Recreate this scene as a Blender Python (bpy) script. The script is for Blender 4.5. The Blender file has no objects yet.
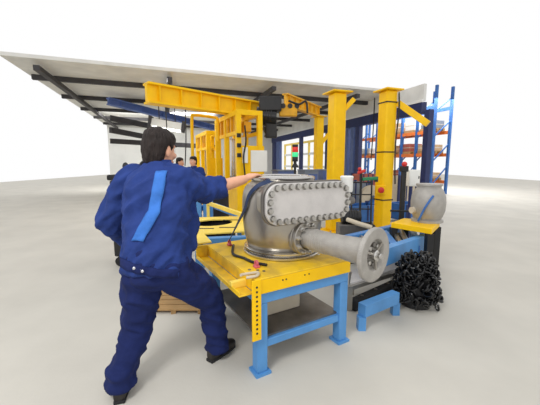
import bpy, bmesh, math, random
from mathutils import Vector, Matrix, noise
from mathutils.bvhtree import BVHTree
random.seed(7)
PI = math.pi
R = math.radians
V3 = Vector
scn = bpy.context.scene
col = scn.collection

# ------------------------------------------------------------------ camera, world, light, exposure
FPX, CAM_H, PITCH = 300.0, 1.55, R(7.5)          # focal length in pixels of a 540 px wide frame
cd = bpy.data.cameras.new('camera'); cam = bpy.data.objects.new('camera', cd); col.objects.link(cam)
cd.sensor_width = 36.0; cd.lens = FPX * 36.0 / 540.0; cd.clip_start = 0.05; cd.clip_end = 300
cam.location = (0, 0, CAM_H); cam.rotation_euler = (PI / 2 - PITCH, 0, 0)
scn.camera = cam

w = bpy.data.worlds.new('overcast_daylight'); scn.world = w; w.use_nodes = True
bg = w.node_tree.nodes['Background']; bg.inputs[0].default_value = (1, 1, 1, 1); bg.inputs[1].default_value = 1.0

def area_light(name, loc, size, power, target, color=(1, 1, 1)):
    l = bpy.data.lights.new(name, 'AREA'); l.shape = 'RECTANGLE'; l.size, l.size_y = size
    l.energy = power; l.color = color
    o = bpy.data.objects.new(name, l); col.objects.link(o); o.location = loc
    o.rotation_euler = (V3(target) - V3(loc)).to_track_quat('-Z', 'Y').to_euler()
    return o
area_light('added_key_front', (-1.6, -0.6, 4.2), (1.2, 0.6), 105, (0.2, 2.8, 1.0))  # unseen key light added at upper left for the worker and valve
area_light('added_fill_middle', (-3.0, 10.5, 4.3), (3.0, 0.5), 120, (-3.0, 10.7, 0))  # added fill light for the hall interior, not a fixture
area_light('added_fill_rear', (-6.2, 17.5, 4.3), (6.0, 0.6), 620, (-7.2, 22.0, 1.2))  # added fill aimed to brighten the white end wall, no lamp stands there
area_light('added_fill_storage', (8.5, 17.0, 4.6), (4.0, 6.0), 600, (8.5, 17.0, 0))  # unseen fill added above the racks to lift their colours

vs = scn.view_settings
scn.display_settings.display_device = 'sRGB'
vs.view_transform = 'Standard'; vs.look = 'None'; vs.exposure = 0.0; vs.gamma = 1.0; vs.use_curve_mapping = False

# ------------------------------------------------------------------ photograph directions -> places
def ray(px, py):
    u = (px - 270.0) / FPX; v = (202.5 - py) / FPX
    return V3((u, math.cos(PITCH) + v * math.sin(PITCH), -math.sin(PITCH) + v * math.cos(PITCH)))
def at(px, py, D):                       # the point in that direction D metres ahead
    d = ray(px, py); t = D / d.y
    return V3((d.x * t, D, CAM_H + d.z * t))
def on_z(px, py, z):                     # the point in that direction at height z
    d = ray(px, py); t = (z - CAM_H) / d.z
    return V3((d.x * t, d.y * t, z))
def az(deg):                             # horizontal unit vector, degrees clockwise from straight ahead
    return V3((math.sin(R(deg)), math.cos(R(deg)), 0))
UP = V3((0, 0, 1))

# ------------------------------------------------------------------ materials
MATS = {}
def lin(c):
    c /= 255.0
    return c / 12.92 if c <= 0.04045 else ((c + 0.055) / 1.055) ** 2.4
def mat(name, rgb, rough=0.5, metal=0.0, var=0.12, scale=6.0, bump=0.0, bscale=40.0, stretch=(1, 1, 1), spec=0.5, emit=0.0, rgb2=None, thresh=None):
    m = bpy.data.materials.new(name); m.use_nodes = True; MATS[name] = m
    nt = m.node_tree; b = nt.nodes['Principled BSDF']
    b.inputs['Roughness'].default_value = rough; b.inputs['Metallic'].default_value = metal
    b.inputs['Specular IOR Level'].default_value = spec
    tc = nt.nodes.new('ShaderNodeTexCoord'); mp = nt.nodes.new('ShaderNodeMapping')
    mp.inputs['Scale'].default_value = stretch
    nt.links.new(tc.outputs['Object'], mp.inputs['Vector'])
    n = nt.nodes.new('ShaderNodeTexNoise'); n.inputs['Scale'].default_value = scale; n.inputs['Detail'].default_value = 4
    nt.links.new(mp.outputs['Vector'], n.inputs['Vector'])
    r = nt.nodes.new('ShaderNodeValToRGB')
    c = [lin(x) for x in rgb]
    lo = [x * (1 - var) for x in c] if rgb2 is None else [lin(x) for x in rgb2]
    hi = [min(1, x * (1 + var)) for x in c] if rgb2 is None else c
    a, z = (0.3, 0.7) if thresh is None else thresh
    r.color_ramp.elements[0].position = a; r.color_ramp.elements[1].position = z
    r.color_ramp.elements[0].color = (*lo, 1); r.color_ramp.elements[1].color = (*hi, 1)
    nt.links.new(n.outputs['Fac'], r.inputs['Fac']); nt.links.new(r.outputs['Color'], b.inputs['Base Color'])
    if bump:
        n2 = nt.nodes.new('ShaderNodeTexNoise'); n2.inputs['Scale'].default_value = bscale; n2.inputs['Detail'].default_value = 5
        nt.links.new(mp.outputs['Vector'], n2.inputs['Vector'])
        bm = nt.nodes.new('ShaderNodeBump'); bm.inputs['Strength'].default_value = bump; bm.inputs['Distance'].default_value = 0.02
        nt.links.new(n2.outputs['Fac'], bm.inputs['Height']); nt.links.new(bm.outputs['Normal'], b.inputs['Normal'])
    if emit:
        b.inputs['Emission Color'].default_value = (*c, 1); b.inputs['Emission Strength'].default_value = emit
    return m
mat('steel', (170, 165, 157), 0.34, 0.85, 0.12, 5, 0.06, 60)
mat('steel_plate', (206, 202, 199), 0.55, 0.35, 0.07, 9, 0.08, 70)
mat('steel_dark', (120, 116, 112), 0.45, 0.7, 0.2, 8)
mat('steel_cast', (170, 166, 160), 0.55, 0.45, 0.10, 14, 0.25, 120)
mat('steel_polished', (205, 203, 200), 0.22, 0.95, 0.05, 8)
mat('bolt_steel', (185, 182, 176), 0.35, 0.8, 0.15, 30)
mat('yellow', (250, 197, 2), 0.45, 0.0, 0.08, 4, 0.03, 40, spec=0.3)
mat('yellow_worn', (240, 196, 30), 0.5, 0.0, 0.1, 7, 0.06, 50, rgb2=(204, 166, 52), thresh=(0.34, 0.58))
mat('blue_rail', (66, 126, 190), 0.45, 0.0, 0.1, 6)
mat('yellow_pale', (245, 214, 92), 0.5, 0.0, 0.08, 6)
mat('yellow_deep', (226, 166, 10), 0.5, 0.0, 0.15, 5)
mat('blue_frame', (84, 146, 205), 0.45, 0.0, 0.10, 6)
mat('blue_mid', (45, 100, 170), 0.5, 0.0, 0.15, 6)
mat('blue_navy', (30, 42, 92), 0.5, 0.0, 0.15, 5)
mat('blue_post', (78, 98, 150), 0.45, 0.0, 0.12, 5)
mat('beam_blue', (84, 110, 176), 0.5, 0.0, 0.12, 3)
mat('cloth_navy', (39, 59, 120), 0.85, 0.0, 0.16, 9, 0.6, 14, spec=0.2)
mat('cloth_dark', (27, 38, 86), 0.85, 0.0, 0.18, 9, 0.6, 14, spec=0.2)
mat('cloth_light', (60, 114, 194), 0.8, 0.0, 0.12, 12, 0.25, 40, spec=0.2)
mat('skin', (224, 168, 138), 0.55, 0.0, 0.06, 18, 0.08, 150, spec=0.35)
mat('hair', (38, 29, 26), 0.6, 0.0, 0.35, 60, 0.8, 90, stretch=(1, 1, 0.18), spec=0.3)
mat('black', (22, 22, 24), 0.5, 0.0, 0.3, 12)
mat('black_gloss', (16, 16, 18), 0.25, 0.0, 0.3, 12)
mat('rubber', (30, 30, 32), 0.8, 0.0, 0.2, 20)
mat('white', (232, 232, 228), 0.6, 0.0, 0.03, 4)
mat('wall_white', (214, 214, 210), 0.8, 0.0, 0.05, 1.5)
mat('concrete', (198, 194, 184), 0.7, 0.0, 0.07, 1.3, 0.06, 30)
mat('roof_panel', (222, 221, 216), 0.8, 0.0, 0.08, 2)
mat('roof_panel_dark', (128, 124, 116), 0.8, 0.0, 0.12, 2)
mat('roof_steel', (62, 60, 62), 0.7, 0.0, 0.2, 3)
mat('strap_blue', (24, 46, 84), 0.6, 0.0, 0.2, 20)
mat('red', (206, 40, 34), 0.4, 0.0, 0.1, 10)
mat('red_lamp', (216, 40, 34), 0.3, 0.0, 0.05, 10, emit=0.15)
mat('green_lamp', (60, 214, 140), 0.3, 0.0, 0.05, 10, emit=0.5)
mat('green', (40, 130, 84), 0.5, 0.0, 0.1, 10)
mat('orange', (232, 122, 52), 0.5, 0.0, 0.1, 5)
mat('carton', (206, 172, 132), 0.8, 0.0, 0.1, 10)
mat('carton_white', (226, 222, 214), 0.8, 0.0, 0.05, 10)
mat('crate_grey', (120, 128, 140), 0.7, 0.0, 0.1, 10)
mat('crate_red', (172, 92, 76), 0.7, 0.0, 0.1, 10)
mat('wood', (176, 140, 92), 0.75, 0.0, 0.15, 8, stretch=(1, 8, 8))
mat('tube_light', (255, 253, 246), 0.4, 0.0, 0.0, 4, emit=3.0)
mat('beige', (198, 186, 164), 0.6, 0.0, 0.08, 6)
mat('pink', (206, 96, 110), 0.5, 0.0, 0.1, 20)
mat('eye_white', (236, 234, 230), 0.25, 0, 0.02)
mat('lip', (190, 112, 100), 0.5, 0, 0.05)
mat('shoe', (34, 30, 28), 0.5, 0, 0.2, 20)
mat('snap', (214, 214, 216), 0.3, 0.8, 0.05)

# ------------------------------------------------------------------ mesh building
def basis(d, hint=UP):
    d = d.normalized()
    if abs(d.dot(hint)) > 0.98: hint = V3((1, 0, 0))
    x = d.cross(hint).normalized(); y = x.cross(d).normalized()
    return x, y, d
class MB:
    def __init__(s): s.v = []; s.f = []
    def add(s, vs, fs):
        k = len(s.v); s.v += [V3(p) for p in vs]; s.f += [tuple(i + k for i in q) for q in fs]; return s
    def obox(s, c, hx, hy, hz):          # centre and three half vectors
        c = V3(c); p = [c + hx * a + hy * b + hz * d for d in (-1, 1) for b in (-1, 1) for a in (-1, 1)]
        return s.add(p, [(0, 2, 3, 1), (4, 5, 7, 6), (0, 1, 5, 4), (2, 6, 7, 3), (0, 4, 6, 2), (1, 3, 7, 5)])
    def box(s, lo, hi):
        lo, hi = V3(lo), V3(hi); h = (hi - lo) / 2
        return s.obox((lo + hi) / 2, V3((h.x, 0, 0)), V3((0, h.y, 0)), V3((0, 0, h.z)))
    def beam(s, a, b, wdt, hgt, hint=UP):  # rectangular bar from a to b
        a, b = V3(a), V3(b); x, y, d = basis(b - a, hint)
        return s.obox((a + b) / 2, x * wdt / 2, y * hgt / 2, (b - a) / 2)
    def prism(s, pts, ext):              # planar polygon pushed along ext
        n = len(pts); pts = [V3(p) for p in pts]; e = V3(ext)
        return s.add(pts + [p + e for p in pts], [tuple(range(n))[::-1], tuple(range(n, 2 * n))] + [(i, (i + 1) % n, n + (i + 1) % n, n + i) for i in range(n)])
    def cyl(s, a, b, r0, r1=None, n=20):
        a, b = V3(a), V3(b); r1 = r0 if r1 is None else r1; x, y, d = basis(b - a)
        c = [(math.cos(2 * PI * i / n), math.sin(2 * PI * i / n)) for i in range(n)]
        p = [a + x * (u * r0) + y * (v * r0) for u, v in c] + [b + x * (u * r1) + y * (v * r1) for u, v in c]
        return s.add(p, [tuple(range(n))[::-1], tuple(range(n, 2 * n))] + [(i, (i + 1) % n, n + (i + 1) % n, n + i) for i in range(n)])
    def revolve(s, prof, a, d, n=48, close=False):   # profile of (radius, distance along d) about axis from a
        a = V3(a); x, y, d = basis(V3(d)); p = []; f = []; m = len(prof)
        for i in range(n):
            t = 2 * PI * i / n; q = x * math.cos(t) + y * math.sin(t)
            p += [a + q * r + d * z for r, z in prof]
        last = m if close else m - 1
        for i in range(n):
            j = (i + 1) % n
            for k in range(last):
                k2 = (k + 1) % m
                f.append((i * m + k, j * m + k, j * m + k2, i * m + k2))
        return s.add(p, f)
    def tube(s, pts, r, n=10, smooth=True, caps=True):
        pts = [V3(p) for p in pts]; rs = r if isinstance(r, (list, tuple)) else [r] * len(pts)
        if smooth and len(pts) > 2:
            q = []; qr = []
            for i in range(len(pts) - 1):
                p0 = pts[max(0, i - 1)]; p1 = pts[i]; p2 = pts[i + 1]; p3 = pts[min(len(pts) - 1, i + 2)]
                for k in range(6):
                    t = k / 6
                    q.append(0.5 * ((2 * p1) + (p2 - p0) * t + (2 * p0 - 5 * p1 + 4 * p2 - p3) * t * t + (3 * p1 - p0 - 3 * p2 + p3) * t ** 3))
                    qr.append(rs[i] * (1 - t) + rs[i + 1] * t)
            q.append(pts[-1]); qr.append(rs[-1]); pts, rs = q, qr
        x, y, d = basis(pts[1] - pts[0]); P = []; m = len(pts)
        for i in range(m):
            dd = (pts[min(m - 1, i + 1)] - pts[max(0, i - 1)]).normalized()
            x = (x - dd * x.dot(dd)).normalized(); y = dd.cross(x)
            P += [pts[i] + (x * math.cos(2 * PI * k / n) + y * math.sin(2 * PI * k / n)) * rs[i] for k in range(n)]
        f = [(i * n + k, i * n + (k + 1) % n, (i + 1) * n + (k + 1) % n, (i + 1) * n + k) for i in range(m - 1) for k in range(n)]
        if caps: f += [tuple(range(n))[::-1], tuple(range((m - 1) * n, m * n))]
        return s.add(P, f)
    def ball(s, c, rx, ry=None, rz=None, X=None, Y=None, Z=None, n=14, m=10):
        ry = rx if ry is None else ry; rz = rx if rz is None else rz
        X = X or V3((1, 0, 0)); Y = Y or V3((0, 1, 0)); Z = Z or UP; c = V3(c)
        P = [c - Z * rz]
        for j in range(1, m):
            t = -PI / 2 + PI * j / m
            P += [c + X * (rx * math.cos(t) * math.cos(2 * PI * i / n)) + Y * (ry * math.cos(t) * math.sin(2 * PI * i / n)) + Z * (rz * math.sin(t)) for i in range(n)]
        P.append(c + Z * rz); f = []
        for i in range(n):
            f.append((0, 1 + (i + 1) % n, 1 + i)); f.append((len(P) - 1, 1 + (m - 2) * n + i, 1 + (m - 2) * n + (i + 1) % n))
            for j in range(m - 2):
                a = 1 + j * n + i; b = 1 + j * n + (i + 1) % n
                f.append((a, b, b + n, a + n))
        return s.add(P, f)
    def loft(s, rings, n=24, pw=2.0):    # rings of (centre, half vector x, half vector y)
        P = []
        for c, hx, hy in rings:
            for i in range(n):
                a = math.cos(2 * PI * i / n); b = math.sin(2 * PI * i / n)
                a = math.copysign(abs(a) ** (2 / pw), a); b = math.copysign(abs(b) ** (2 / pw), b)
                P.append(V3(c) + hx * a + hy * b)
        m = len(rings)
        f = [(i * n + k, i * n + (k + 1) % n, (i + 1) * n + (k + 1) % n, (i + 1) * n + k) for i in range(m - 1) for k in range(n)]
        f += [tuple(range(n))[::-1], tuple(range((m - 1) * n, m * n))]
        return s.add(P, f)
    def limb(s, pts, rs, n=16):          # rounded tapered chain
        s.tube(pts, rs, n)
        s.ball(pts[0], rs[0]); s.ball(pts[-1], rs[-1]); return s
    def build(s, name, m, parent=None, world=False, bevel=0.0, smooth=35):
        me = bpy.data.meshes.new(name); vs = s.v
        if world and parent is not None:
            inv = WM(parent).inverted(); vs = [inv @ p for p in vs]
        me.from_pydata([tuple(p) for p in vs], [], s.f); me.update()
        bm = bmesh.new(); bm.from_mesh(me); bmesh.ops.recalc_face_normals(bm, faces=bm.faces); bm.to_mesh(me); bm.free()
        me.materials.append(MATS[m] if isinstance(m, str) else m)
        if smooth:
            me.polygons.foreach_set('use_smooth', [True] * len(me.polygons)); me.set_sharp_from_angle(angle=R(smooth))
        o = bpy.data.objects.new(name, me); col.objects.link(o)
        if parent is not None: o.parent = parent
        if bevel:
            b = o.modifiers.new('bevel', 'BEVEL'); b.width = bevel; b.segments = 2; b.limit_method = 'ANGLE'; b.angle_limit = R(40)
        return o
def WM(o):
    m = Matrix.LocRotScale(o.location, o.rotation_euler, o.scale)
    return WM(o.parent) @ m if o.parent else m
def tag(o, label, cat, group=None):
    o['label'] = label; o['category'] = cat
    if group: o['group'] = group
    return o
def thing(name, label, cat, loc=(0, 0, 0), rotz=0.0, group=None):
    o = bpy.data.objects.new(name, None); col.objects.link(o); o.location = loc; o.rotation_euler = (0, 0, rotz)
    o.empty_display_size = 0.1
    return tag(o, label, cat, group)
def struct(o):
    o['kind'] = 'structure'; return o
def solid(o, grow=0.012, it=8, disp=0.0, dscale=8.0, seed=0.0, stretch=(1, 1, 1), fold=None):
    """fuse overlapping closed shapes of one mesh into one continuous skin, then add folds"""
    a = o.modifiers.new('fuse', 'REMESH'); a.mode = 'VOXEL'; a.voxel_size = grow; a.use_smooth_shade = True
    b = o.modifiers.new('soft', 'SMOOTH'); b.factor = 0.5; b.iterations = it
    dg = bpy.context.evaluated_depsgraph_get(); dg.update()
    me = bpy.data.meshes.new_from_object(o.evaluated_get(dg)); o.modifiers.clear()
    old = o.data; o.data = me; me.name = o.name
    if not me.materials: me.materials.append(old.materials[0])
    if disp:
        off = V3((seed, seed * 2, 0)); nr = [v.normal.copy() for v in me.vertices]
        for v, n_ in zip(me.vertices, nr):
            p = V3((v.co.x * stretch[0], v.co.y * stretch[1], v.co.z * stretch[2])) * dscale + off
            if fold is not None:
                al = v.co.dot(fold); p = (v.co - fold * (al * .72)) * dscale + off
            q = noise.noise(p); v.co += n_ * (disp * (1 - 2.2 * abs(q)) * 0.8 + disp * 0.45 * noise.noise(p * 2.3))
    me.polygons.foreach_set('use_smooth', [True] * len(me.polygons)); me.update()
    return o

# ================================================================== THE HALL
HALL = -19.3                              # the hall runs this many degrees left of straight ahead
L = az(HALL); C = az(HALL + 90)           # along and across the hall
FAR_R = V3((0.25, 28.0, 0))               # far right corner of the hall
NEAR_R = at(424, 111, 11.6); NEAR_R.z = 0
floor = struct(MB().box((-22, -3, -0.1), (24, 60, 0)).build('floor', 'concrete', smooth=0))

WALL_TOP = 3.55
end_w = struct(MB().obox(FAR_R - C * 6.5 + UP * 2.2 + L * 0.15, C * 7.0, L * 0.1, UP * 2.2).build('wall_end', 'wall_white', smooth=0))

# --- roof with purlins
CEIL = 4.45
ceiling = struct(MB().obox(FAR_R - C * 6.5 - L * 7.4 + UP * (CEIL + 0.06), C * 7.1, L * 8.4, UP * 0.05).build('ceiling', 'roof_panel', smooth=0))
for i in range(5):
    s = 1.5 + i * 3.1
    MB().obox(FAR_R - C * 6.5 - L * s + UP * (CEIL - 0.07), C * 7.0, L * 0.07, UP * 0.08).build('purlin', 'roof_steel', ceiling, smooth=0)
for i in range(4):
    MB().obox(FAR_R - C * (2.0 + i * 3.6) - L * 7.4 + UP * (CEIL - 0.21), C * 0.08, L * 8.3, UP * 0.07).build('rafter', 'roof_steel', ceiling, smooth=0)

# --- right hand side of the hall: open bays between blue posts under a blue header
LEN = (NEAR_R - FAR_R).length; RD = (NEAR_R - FAR_R).normalized(); RN = V3((-RD.y, RD.x, 0))
wr = thing('wall_right', 'x', 'x', FAR_R); del wr['label']; del wr['category']; struct(wr)
MB().obox(FAR_R + RD * LEN / 2 + UP * (WALL_TOP + 0.05), RD * LEN / 2, RN * 0.12, UP * 0.22).build('header_beam', 'blue_navy', wr, True, 0.01)
MB().obox(FAR_R + RD * LEN / 2 + UP * (WALL_TOP + 0.62), RD * LEN / 2, RN * 0.06, UP * 0.30).build('upper_panel', 'roof_panel', wr, True)
MB().obox(FAR_R + RD * LEN / 2 + UP * (WALL_TOP + 0.30) - RN * 0.1, RD * LEN / 2, RN * 0.05, UP * 0.05).build('cable_tray', 'white', wr, True)
def wall_point(px):                       # where the sight line px meets the right hand wall
    d = ray(px, 160); d = V3((d.x, d.y, 0)); n = V3((RN.x, RN.y, 0))
    return d * (FAR_R.dot(n) / d.dot(n))
for px, hw, m in ((274.5, 0.34, 'blue_navy'), (279, 0.42, 'blue_post'), (301, 0.14, 'blue_navy'), (328, 0.22, 'blue_navy'), (347.5, 0.13, 'blue_post'), (353, 0.16, 'blue_post'), (358, 0.16, 'blue_navy'), (426, 0.12, 'blue_navy')):
    p = wall_point(px)
    MB().obox(p + UP * WALL_TOP / 2, RD * hw, RN * 0.11, UP * (WALL_TOP / 2 - 0.06)).build('post', m, wr, True, 0.01)

# ================================================================== CRANE AND OVERHEAD GEAR
def girder(name, label, cat, a, b, wdt, hgt, m, flange=0.05):
    a, b = V3(a), V3(b); t = thing(name, label, cat, (a + b) / 2)
    MB().beam(a, b, wdt * 0.35, hgt).build('web', m, t, True)
    for s in (-1, 1):
        MB().beam(a + UP * s * hgt / 2, b + UP * s * hgt / 2, wdt, flange).build('flange', m, t, True, 0.006)
    n = 7
    for i in range(n):
        p = a.lerp(b, (i + 0.5) / n); x, y, d = basis(b - a)
        MB().obox(p, x * wdt * 0.45, y * hgt * 0.48, d * 0.01).build('stiffener', m, t, True)
    return t
# crane girder high on the left
g0 = at(146, 93, 7.2); g1 = at(268, 111, 9.8); g1.z = g0.z
girder('crane_girder', 'long yellow overhead crane girder above the gate machines, reaching the hoist', 'girder', g0, g1, 0.34, 0.42, 'yellow')
r0 = at(285, 99.5, 10.0); r1 = at(316, 106, 12.1); r1.z = r0.z
girder('runway_girder', 'short yellow runway girder running from the hoist to the slim far column', 'girder', r0, r1 + (r1 - r0).normalized() * 0.3, 0.22, 0.34, 'yellow_deep')
# blue beam of the roof at the left
b0 = at(108, 101, 13.0); b1 = at(226, 131, 19.0)
girder('roof_beam', 'blue steel roof beam sloping down behind the worker and the gate machines', 'beam', b0, b1, 0.30, 0.24, 'beam_blue')
for (a, b, lab) in (((110, 118, 14.5), (157, 127.5, 16), 'upper dark diagonal roof brace at the left, ending by the strip light'), ((110, 130, 14.5), (152, 138, 17), 'middle dark roof brace at the left above the white end wall'), ((110, 141, 16), (215, 147, 19), 'lowest dark roof brace at the left, just over the end wall')):
    x = MB().beam(at(*a), at(*b), 0.12, 0.26).build('roof_brace', 'roof_steel', None, smooth=0); tag(x, lab, 'brace', 'dark roof braces')
# strip light
p0 = at(152, 122, 13.5); p1 = at(182, 127, 13.7); x, y, d = basis(p1 - p0)
sl = thing('strip_light', 'bright white fluorescent strip light hanging above the worker\'s head', 'lamp', (p0 + p1) / 2)
MB().prism([p0 - y * .16 - x * .2, p0 - y * .16 + x * .2, p0 + y * .16 + x * .1, p0 + y * .16 - x * .1], p1 - p0).build('housing', 'white', sl, True, 0.01)
for s in (-1, 1): MB().cyl(p0 - y * .19 + x * s * .1 + d * .05, p1 - y * .19 + x * s * .1 - d * .05, .06, n=10).build('lamp_tube', 'tube_light', sl, True)
for q in (p0 - d * .06, p1 + d * .06): MB().obox(q, x * .24, y * .24, d * .06).build('end_cap', 'roof_steel', sl, True, .01)
for q in (p0 + d * .3, p1 - d * .3): MB().cyl(q + y * .1, V3((q.x, q.y, CEIL + .02)), .02, n=6).build('suspension_rod', 'roof_steel', sl, True)
for (px, pe, D_, ye, ztop, lab) in ((185, 185, 8.02, 166, g0.z - .2, 'thin dark cord hanging beside the yellow bent rail'), (164, 167, 12.5, 133, CEIL + .02, 'thin dark cord hanging in front of the strip light'), (374.5, 371, 14.0, 160, CEIL + .02, 'thin dark cord hanging between the two thick yellow columns')):
    c0, c1 = at(px, 100, D_), at(pe, ye, D_); c0.z = ztop; mid = (c0 + c1) / 2 + V3((.02, 0, -.05))
    x = MB().tube([c0, mid, c1], .0018 * D_, 6).build('hanging_cord', 'black'); tag(x, lab, 'cord', 'hanging cords')

# hoist under the girder: dark motor block, drum, brake, hook block
hc = at(271, 108.5, 9.0)
h = thing('crane_hoist', 'dark electric chain hoist with motor and yellow trolley under the girder', 'hoist', hc)
MB().obox(hc + V3((-.02, 0, .10)), V3((.32, 0, 0)), V3((0, .25, 0)), UP * .2).build('motor_housing', 'black', h, True, .03)
MB().cyl(hc + V3((-.42, 0, -.2)), hc + V3((.16, 0, -.24)), .25, n=20).build('motor', 'black_gloss', h, True, .01)
for i in range(6): MB().cyl(hc + V3((-.36 + i * .07, 0, -.185)), hc + V3((-.34 + i * .07, 0, -.187)), .27, n=20).build('cooling_fin', 'black', h, True)
MB().obox(hc + V3((.5, .05, -.08)), V3((.26, 0, 0)), V3((0, .12, 0)), UP * .14).build('trolley_plate', 'yellow_deep', h, True, .02)
for s in (-.1, .1, .3): MB().cyl(hc + V3((.45 + s, -.1, .06)), hc + V3((.45 + s, .14, .06)), .07, n=14).build('trolley_wheel', 'black', h, True)
MB().obox(hc + V3((.0, 0, -.58)), V3((.17, 0, 0)), V3((0, .12, 0)), UP * .26).build('hook_block', 'black', h, True, .03)
MB().tube([hc + V3((-.22, 0, -.35)), hc + V3((-.2, 0, -.62)), hc + V3((-.12, 0, -.74)), hc + V3((-.2, 0, -.8))], .025, 8).build('hook', 'steel_dark', h, True)
MB().tube([hc + V3((.5, -.1, .2)), hc + V3((.8, -.1, .1)), hc + V3((1.0, -.1, .18)), hc + V3((1.05, -.1, -.15))], .03, 8).build('supply_cable', 'black', h, True)
MB().beam(hc + V3((0, 0, .28)), V3((g1.x, g1.y, g1.z + .28)), .1, .08).build('carrier_arm', 'roof_steel', h, True)

# ================================================================== YELLOW COLUMNS
def column(px_b, py_b, px_t, D, w0, top, label, straps=(), rotz=R(20), m='yellow'):
    b = at(px_b, py_b, D); b.z = 0
    t = thing('crane_column', label, 'column', b, rotz, 'yellow crane columns')
    MB().box((-w0 / 2, -w0 / 2, 0.02), (w0 / 2, w0 / 2, top)).build('shaft', m, t, bevel=w0 * .12)
    MB().box((-w0 * .9, -w0 * .9, 0), (w0 * .9, w0 * .9, 0.025)).build('base_plate', m, t, bevel=.005)
    MB().box((-w0 * .8, -w0 * .8, top), (w0 * .8, w0 * .8, top + .03)).build('head_plate', m, t, bevel=.005)
    for s1 in (-1, 1):
        for s2 in (-1, 1): MB().cyl((s1 * w0 * .7, s2 * w0 * .7, .02), (s1 * w0 * .7, s2 * w0 * .7, .06), .02, n=6).build('anchor_bolt', 'bolt_steel', t)
    for z in straps:
        k = w0 / 2 + .006
        MB().prism([(-k, -k, z), (k, -k, z), (k, k, z), (-k, k, z)], (0, 0, .025)).build('cable_strap', 'black', t)
    return t
cA = column(334.5, 200, 338, 6.8, 0.30, 3.05, 'thick yellow steel column standing right behind the steel valve')
cB = column(383, 200, 390, 6.6, 0.275, 3.05, 'thick yellow steel column with red button and black straps, near the stored racks', (.74, 1.77, 2.8))
cC = column(318, 170, 318, 12.2, 0.30, r0.z - .17 - .06, 'slim far yellow column with a diagonal brace, left of the thick column')
# red emergency button on the column
eb = cB.location + V3((-.145, -.145, 0)); q = at(381.5, 190, 6.42)
e = thing('emergency_button', 'red mushroom emergency button on yellow box fixed to the column', 'button', q)
MB().obox(q + V3((.0, .03, 0)), V3((.09, -.03, 0)), V3((.02, .05, 0)), UP * .1).build('button_box', 'yellow', e, True, .01)
MB().revolve([(0, 0), (.055, 0), (.065, .02), (.05, .04), (0, .05)], q + V3((-.02, -.03, 0)), V3((-.3, -1, 0)), 20).build('push_button', 'red', e, True)
# braces
def brace(a, b, wdt, label, m='yellow'):
    x = MB().beam(a, b, wdt, wdt).build('column_brace', m, None, bevel=.01); return tag(x, label, 'brace', 'yellow column braces')
brace(at(318.5, 147, 12.2), at(331, 131, 12.2), .14, 'yellow diagonal brace rising from the slim far column')
brace(at(344, 110, 6.8), at(354, 99, 6.8), .1, 'yellow brace at the head of the thick column behind the valve')
brace(at(398, 103, 6.55), at(428, 124, 6.2), .13, 'yellow brace sloping down from the right hand column')
# cable along right column
ca = [cB.location + V3((.17, -.14, z)) for z in (3.0, 2.6, 2.0, 1.5, 1.1)]
ca = [p + V3((.02 * math.sin(i * 2), 0, 0)) for i, p in enumerate(ca)]
tag(MB().tube(ca, .016, 8).build('power_cable', 'black'), 'black cable running down beside the right hand yellow column', 'cable')

# ================================================================== YELLOW GATE MACHINES
def gate_machine(corner, rotz, w0, dp, ht, label, big):
    t = thing('gate_machine', label, 'machine', corner, rotz, 'yellow gate machines')
    p = .13
    def post(x, y): MB().box((x, y, 0), (x + p, y + p, ht - p)).build('post', 'yellow', t, bevel=.008)
    for x in (0, w0 - p):
        for y in (0, dp * .5 - p / 2, dp - p): post(x, y)
    for x in (0, w0 - p): MB().box((x, 0, ht - p), (x + p, dp, ht)).build('top_rail', 'yellow', t, bevel=.008)
    for y in (0, dp - p): MB().box((p, y, ht - p), (w0 - p, y + p, ht)).build('cross_rail', 'yellow', t, bevel=.008)
    z1 = ht - .62; z2 = ht - 1.0
    for x in (0.02, w0 - .1): MB().box((x, p, z1), (x + .08, dp - p, z1 + .1)).build('middle_rail', 'yellow', t, bevel=.006)
    n = 6
    for k in range(n):
        y = p + (dp - 2 * p) * (k + .5) / n
        MB().box((.03, y - .05, z1 + .1), (.09, y + .05, ht - p)).build('rib', 'yellow_deep', t)
    # back sheet of the side
    MB().box((.10, p, z1 + .1), (.115, dp - p, ht - p)).build('side_sheet', 'yellow_deep', t)
    # front guard
    MB().box((p * .9, .02, .1), (w0 + .05, .08, z2 + .1)).build('front_guard', 'yellow', t, bevel=.006)
    if big:
        MB().box((.38, -.02, 1.32), (w0 + .12, .02, z2 - .02)).build('white_panel', 'white', t, bevel=.004)
        MB().box((p + .02, -.05, 1.55), (p + .15, .02, 1.95)).build('notice_board', 'white', t, bevel=.004)
        MB().box((.3, .3, z1 + .1), (w0 - .2, .7, ht - .25)).build('drive_box', 'yellow_deep', t, bevel=.02)
        MB().tube([(.2, -.06, z2 + .6), (.22, -.08, z2 + .2), (.16, -.06, z2 - .2), (.2, -.05, 1.2)], .02, 6).build('air_hose', 'rubber', t)
        for z in (1.7, 1.95, 2.2): MB().box((.0, -.05, z), (.1, .0, z + .1)).build('switch_box', 'black', t, bevel=.005)
    # press plate and work inside the side opening
    MB().box((.2, p + .2, .9), (w0 - .2, dp - p - .2, 1.15)).build('machine_bed', 'steel_dark', t, bevel=.01)
    MB().box((.25, dp * .3, 1.35), (w0 - .25, dp * .4, z1)).build('ram', 'white', t, bevel=.01)
    MB().cyl((w0 / 2, dp * .65, 1.15), (w0 / 2, dp * .65, z1), .1, n=16).build('cylinder_rod', 'steel_polished', t)
    MB().box((.03, p, .05), (.09, dp - p, .85)).build('side_guard', 'yellow', t, bevel=.005)
    MB().box((.0, p * .8, .85), (.11, dp * .45, 1.1)).build('side_guard', 'yellow', t)
    return t
gA = at(237, 160, 7.8); gA.z = 0
gate_machine(gA, R(24), .72, 2.3, 2.90, 'large yellow gate machine with a white panel, right behind the valve', True)
gB = at(207, 160, 10.2); gB.z = 0
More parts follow.
